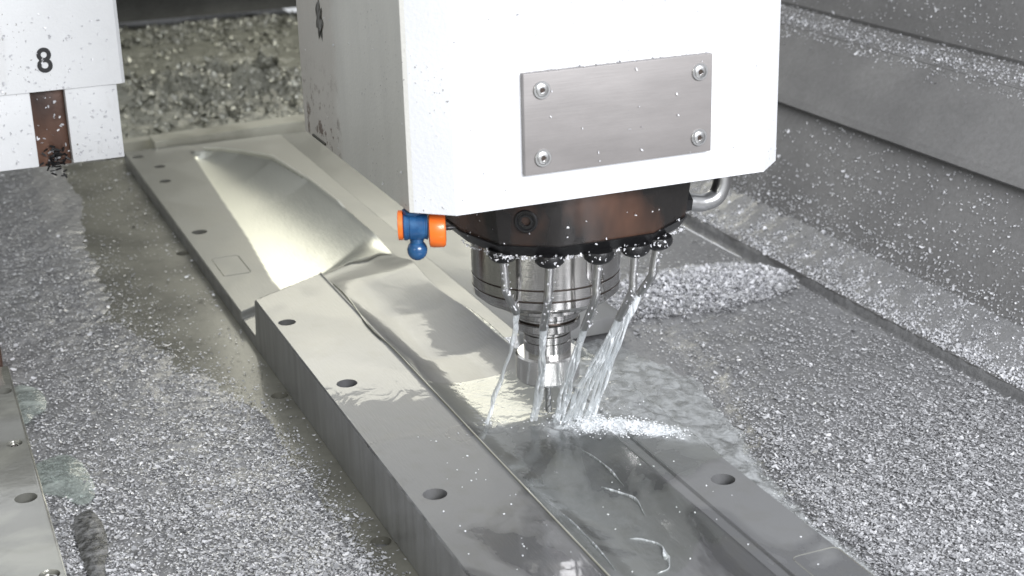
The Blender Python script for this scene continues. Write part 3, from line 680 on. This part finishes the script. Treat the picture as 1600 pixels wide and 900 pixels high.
# ------------------------------------------------------------------ film, splash and foam
def zfilm(x, y):
    zw = np.where(x < .0965, zwork(np.clip(x, XL, .0965), y), 0)
    zr = -.0715 + .0 * x
    e = ss((x - .0965) / .018)
    z = zw * (1 - e) + zr * e
    z = np.where((x > .025), np.maximum(z, -.0715), z)
    rough = .35 + .9 * ss((x - .0) / .05) * ss((y + .11) / .05)
    rip = (.00055 * fbm(x, y, 26, 71, 2) + .00030 * fbm(x, y, 60, 72, 2)) * rough
    for (cx2, cy2) in ((-.0623, .002), (-.0176, -.0053), (.012, -.022)):
        d = np.hypot(x - cx2, y - cy2); rip = rip + .0006 * np.cos(d * 2 * PI / .010) * np.exp(-d / .010)
    wave = .0035 * np.exp(-((y + .035 + .9 * (x - .02) + .004 * fbm(x, y, 20, 3)) / .009) ** 2) * ss((x - .005) / .02) * ss((.086 - x) / .03) * (1 + .5 * fbm(x, y, 50, 5))
    return z + .0014 + rip * .8 + wave
xs = np.linspace(-.080, .245, 330); ys = np.linspace(-.34, .34, 520)
X, Y = np.meshgrid(xs, ys, indexing='ij'); Z = zfilm(X, Y)
V, F, idx = gridmesh(xs, ys, zfilm)
xe = np.interp(Y, [-.6, -.3, -.19, -.07, .04, .15, .34], [.170, .180, .178, .195, .225, .24, .2]) + .01 * fbm(X, Y, 12, 9)
lim = np.where(X < .0985, (Y > -.165 - .03 * fbm(X, Y, 10, 6) - .12 * (X < .03)) , True)
ok = (X < xe) & lim & (Y < .30 + .02 * fbm(X, Y, 8, 3)) & ~((X < .03) & (Y > .12))
okf = ok[:-1, :-1] & ok[1:, 1:]; F = F[okf.reshape(-1)]
foam = 1.2 * np.exp(-((Y + .040 + .95 * (X - .02) + .006 * fbm(X, Y, 18, 44)) / .020) ** 2) * ss((X + .0) / .02) * ss((.115 - X) / .03)
foam = np.maximum(foam, np.exp(-(((X - .02) / .03) ** 2 + ((Y + .028) / .02) ** 2)))
foam = np.maximum(foam, .42 * np.exp(-((X - xe + .012) / .013) ** 2) * (Y < .06))
foam = np.maximum(foam, .34 * (X > .03) * (Y > -.08) * (Y < .22))
foam = np.maximum(foam, .20 * (X > .1)); foam = np.maximum(foam, .22 * np.exp(-(((X + .055) / .02) ** 2 + ((Y) / .02) ** 2)))
foam = np.where((X > .03) & (X < .0985) & (Y < -.10), foam * .5, foam)
used = np.unique(F); remap = -np.ones(len(V), int); remap[used] = np.arange(len(used))
o = pydata('coolant_film', V[used], remap[F], 'film'); tag(o, 'thin rippling sheet of coolant spreading from the tool over the right rim', 'coolant', kind='stuff')
at = o.data.attributes.new('foam', 'FLOAT', 'POINT'); at.data.foreach_set('value', foam.reshape(-1)[used].astype(np.float32))
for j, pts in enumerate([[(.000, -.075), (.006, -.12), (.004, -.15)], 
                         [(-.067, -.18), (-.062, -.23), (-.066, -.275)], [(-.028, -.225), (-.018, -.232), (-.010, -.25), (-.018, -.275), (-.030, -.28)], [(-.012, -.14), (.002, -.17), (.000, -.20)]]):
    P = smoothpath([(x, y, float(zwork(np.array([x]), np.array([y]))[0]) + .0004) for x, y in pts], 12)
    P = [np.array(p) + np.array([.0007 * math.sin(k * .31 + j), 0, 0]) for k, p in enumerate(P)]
    o = part('coolant_rivulet', tube(bmesh.new(), P, lambda t_: .0022 * math.sin(PI * (.06 + .88 * t_)) * (1 + .3 * math.sin(t_ * 13)), 10, flat=.35), 'stream', None, smooth=True)  # thin tubes stand in for the jets' bright reflections in the channel
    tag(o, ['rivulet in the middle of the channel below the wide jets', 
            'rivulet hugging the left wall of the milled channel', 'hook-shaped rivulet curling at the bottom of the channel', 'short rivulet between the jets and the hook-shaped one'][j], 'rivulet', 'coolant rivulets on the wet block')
# foam specks and droplets
bm = bmesh.new()
def drop(x, y, z, r, st=1.0): 
    m = Matrix.Translation((x, y, z)) @ Matrix.Rotation(U(0, 3), 4, 'Z') @ Matrix.Diagonal((r * st, r, r * U(.5, 1), 1)); bmesh.ops.create_icosphere(bm, subdivisions=1, radius=1, matrix=m)
for _ in range(700):
    u = random.betavariate(1.1, 1.6); x = .012 + u * .078 + random.gauss(0, .006); y = -.024 - u * .092 - .008 * math.sin(u * 5) + random.gauss(0, .012) * (1 - .4 * u)
    drop(x, y, float(zfilm(np.array([x]), np.array([y]))[0]) + abs(random.gauss(0, .0016)), U(.0003, .0009), U(1, 2.6))
for _ in range(110):
    x = random.gauss(.012, .028); y = random.gauss(-.012, .02); drop(x, y, float(zfilm(np.array([x]), np.array([y]))[0]) + abs(random.gauss(0, .008)), U(.0003, .0009))
for x0, y0 in ((-.0176, -.0053), (.002, -.018), (-.0623, .002)):
    for _ in range(26): a = U(0, 6.28); q = abs(random.gauss(0, .0035)); drop(x0 + q * math.cos(a), y0 + q * math.sin(a), -.002 + U(0, .004) + .0, U(.0003, .0007), U(1, 2))
o = part('splash_foam', bm, 'foam', None, smooth=True); tag(o, 'white foaming splash where the coolant jets strike beside the tool', 'splash', kind='stuff')
# droplets lying on the left rim
bm = bmesh.new()
for _ in range(55):
    x = U(-.172, -.09); y = U(-.42, .0); r = random.choice([.0004, .0005, .0007, .0009]); drop(x, y, .0003, r, U(1, 1.5))
for _ in range(36):
    x = U(-.07, .09); y = U(-.40, -.13); drop(x, y, float(zwork(np.array([x]), np.array([y]))[0]) + .0003, U(.0004, .0009), U(1, 1.5))
o = part('water_droplets', bm, 'foam', None, smooth=True); tag(o, 'tiny bright droplets sprinkled over the near rim of the workpiece', 'droplets', kind='stuff')
# puddles on the chips by the left plate
def puddle(cx2, cy2, rx, ry, z, label, seed):
    V_, F_, ix = gridmesh(np.linspace(cx2 - rx * 1.3, cx2 + rx * 1.3, 70), np.linspace(cy2 - ry * 1.3, cy2 + ry * 1.3, 70), lambda x, y: 0 * x)
    x, y = V_[:, 0], V_[:, 1]; th = np.arctan2((y - cy2) / ry, (x - cx2) / rx); d = np.hypot((x - cx2) / rx, (y - cy2) / ry) / (1 + .18 * np.sin(2 * th + seed) + .12 * np.sin(3 * th + seed * 2))
    V_[:, 2] = z + .003 * (1 - np.clip(d, 0, 1.2) ** 2)
    k = (d < 1.02).reshape(70, 70); F_ = F_[(k[:-1, :-1] & k[1:, 1:]).reshape(-1)]
    us = np.unique(F_); rm = -np.ones(len(V_), int); rm[us] = np.arange(len(us))
    q = pydata('coolant_puddle', V_[us], rm[F_], 'puddle'); tag(q, label, 'puddle'); return q
puddle(-.4475, .385, .016, .060, -.0585, 'pale round coolant puddle at the far corner of the left plate', 1.0)
puddle(-.434, .180, .024, .062, -.0590, 'greenish coolant puddle on the chips halfway along the left plate', 2.4)

t = NT('dark_sludge'); M['sludge'] = t.set(Base_Color=t.mix(t.ramp(t.noise(120, 5), .4, .65), (.045, .045, .042), (.20, .20, .20)), Roughness=.25, Normal=t.bump(t.noise(160, 4), .003, .8))
q = puddle(-.428, .035, .012, .075, -.0590, 'dark smear of wet sludge lying in the chips near the lower left corner', .4); q.name = 'sludge_smear'; q.data.materials.clear(); q.data.materials.append(M['sludge'])
# ------------------------------------------------------------------ numbered white box, upper left
box = thing('numbered_box', 'white metal box marked 8 hanging at the upper left', 'machine box', (-.40, .50, .17))
part('upper_cover', prism(bmesh.new(), [(-.62, .496), (-.2935, .496), (-.2895, .500), (-.2895, .66), (-.62, .66)], .2545, .62), 'paint', box, bev=.0015)
part('lower_panel', bx(bmesh.new(), -.3555, -.2990, .5000, .64, .1700, .2538), 'paint', box, bev=.0012)
part('lower_panel', bx(bmesh.new(), -.62, -.3925, .5000, .64, .1700, .2538), 'paint', box, bev=.0012)
part('brown_column', bx(bmesh.new(), -.3922, -.3558, .515, .62, .1660, .2538), 'brown', box, bev=.001)
cu = bpy.data.curves.new('digit', 'FONT'); cu.body = '8'; cu.size = .0375; cu.extrude = .0002; cu.align_x = 'CENTER'; cu.offset = .0006
tmp = bpy.data.objects.new('tmp', cu); COL.objects.link(tmp); bpy.context.view_layer.update()
me = bpy.data.meshes.new_from_object(tmp.evaluated_get(bpy.context.evaluated_depsgraph_get())); bpy.data.objects.remove(tmp)
for v in me.vertices: v.co = Vector((-.373 + v.co.x * .92, .4955 - v.co.z, .2755 + v.co.y))
me.materials.clear(); o = link('digit_eight', me, 'ink', box); o.location = -Vector(box.location); o['label'] = 'black figure 8'
PP = []; NN = []
add(90, lambda: (U(-.45, -.293), .4952, .2545 + abs(random.gauss(0, .05))), (0, -1, 0))
add(60, lambda: (U(-.35, -.303), .4992, U(.172, .252)), (0, -1, 0)); add(45, lambda: (U(-.45, -.395), .4992, U(.172, .252)), (0, -1, 0))
add(26, lambda: (U(-.39, -.358), .5145, U(.168, .25)), (0, -1, 0))
o = flakes('stuck_chips', np.array(PP), np.array(NN, float), .0028, 'chips_pale', .4, box); o.location = -Vector(box.location); o['kind'] = 'stuff'
bm = bmesh.new()
for _ in range(60):
    p = Vector((random.gauss(-.373, .006), .512 + U(-.004, .004), .169 + random.gauss(0, .007) + .004)); m = Matrix.Translation(p) @ Matrix.Rotation(U(0, 3), 4, 'X') @ Matrix.Rotation(U(0, 3), 4, 'Z') @ Matrix.Diagonal((.004, .0012, .0006, 1)); bmesh.ops.create_cube(bm, size=1.6, matrix=m)
o = part('swarf_clump', bm, 'rubber', box); o['kind'] = 'stuff'
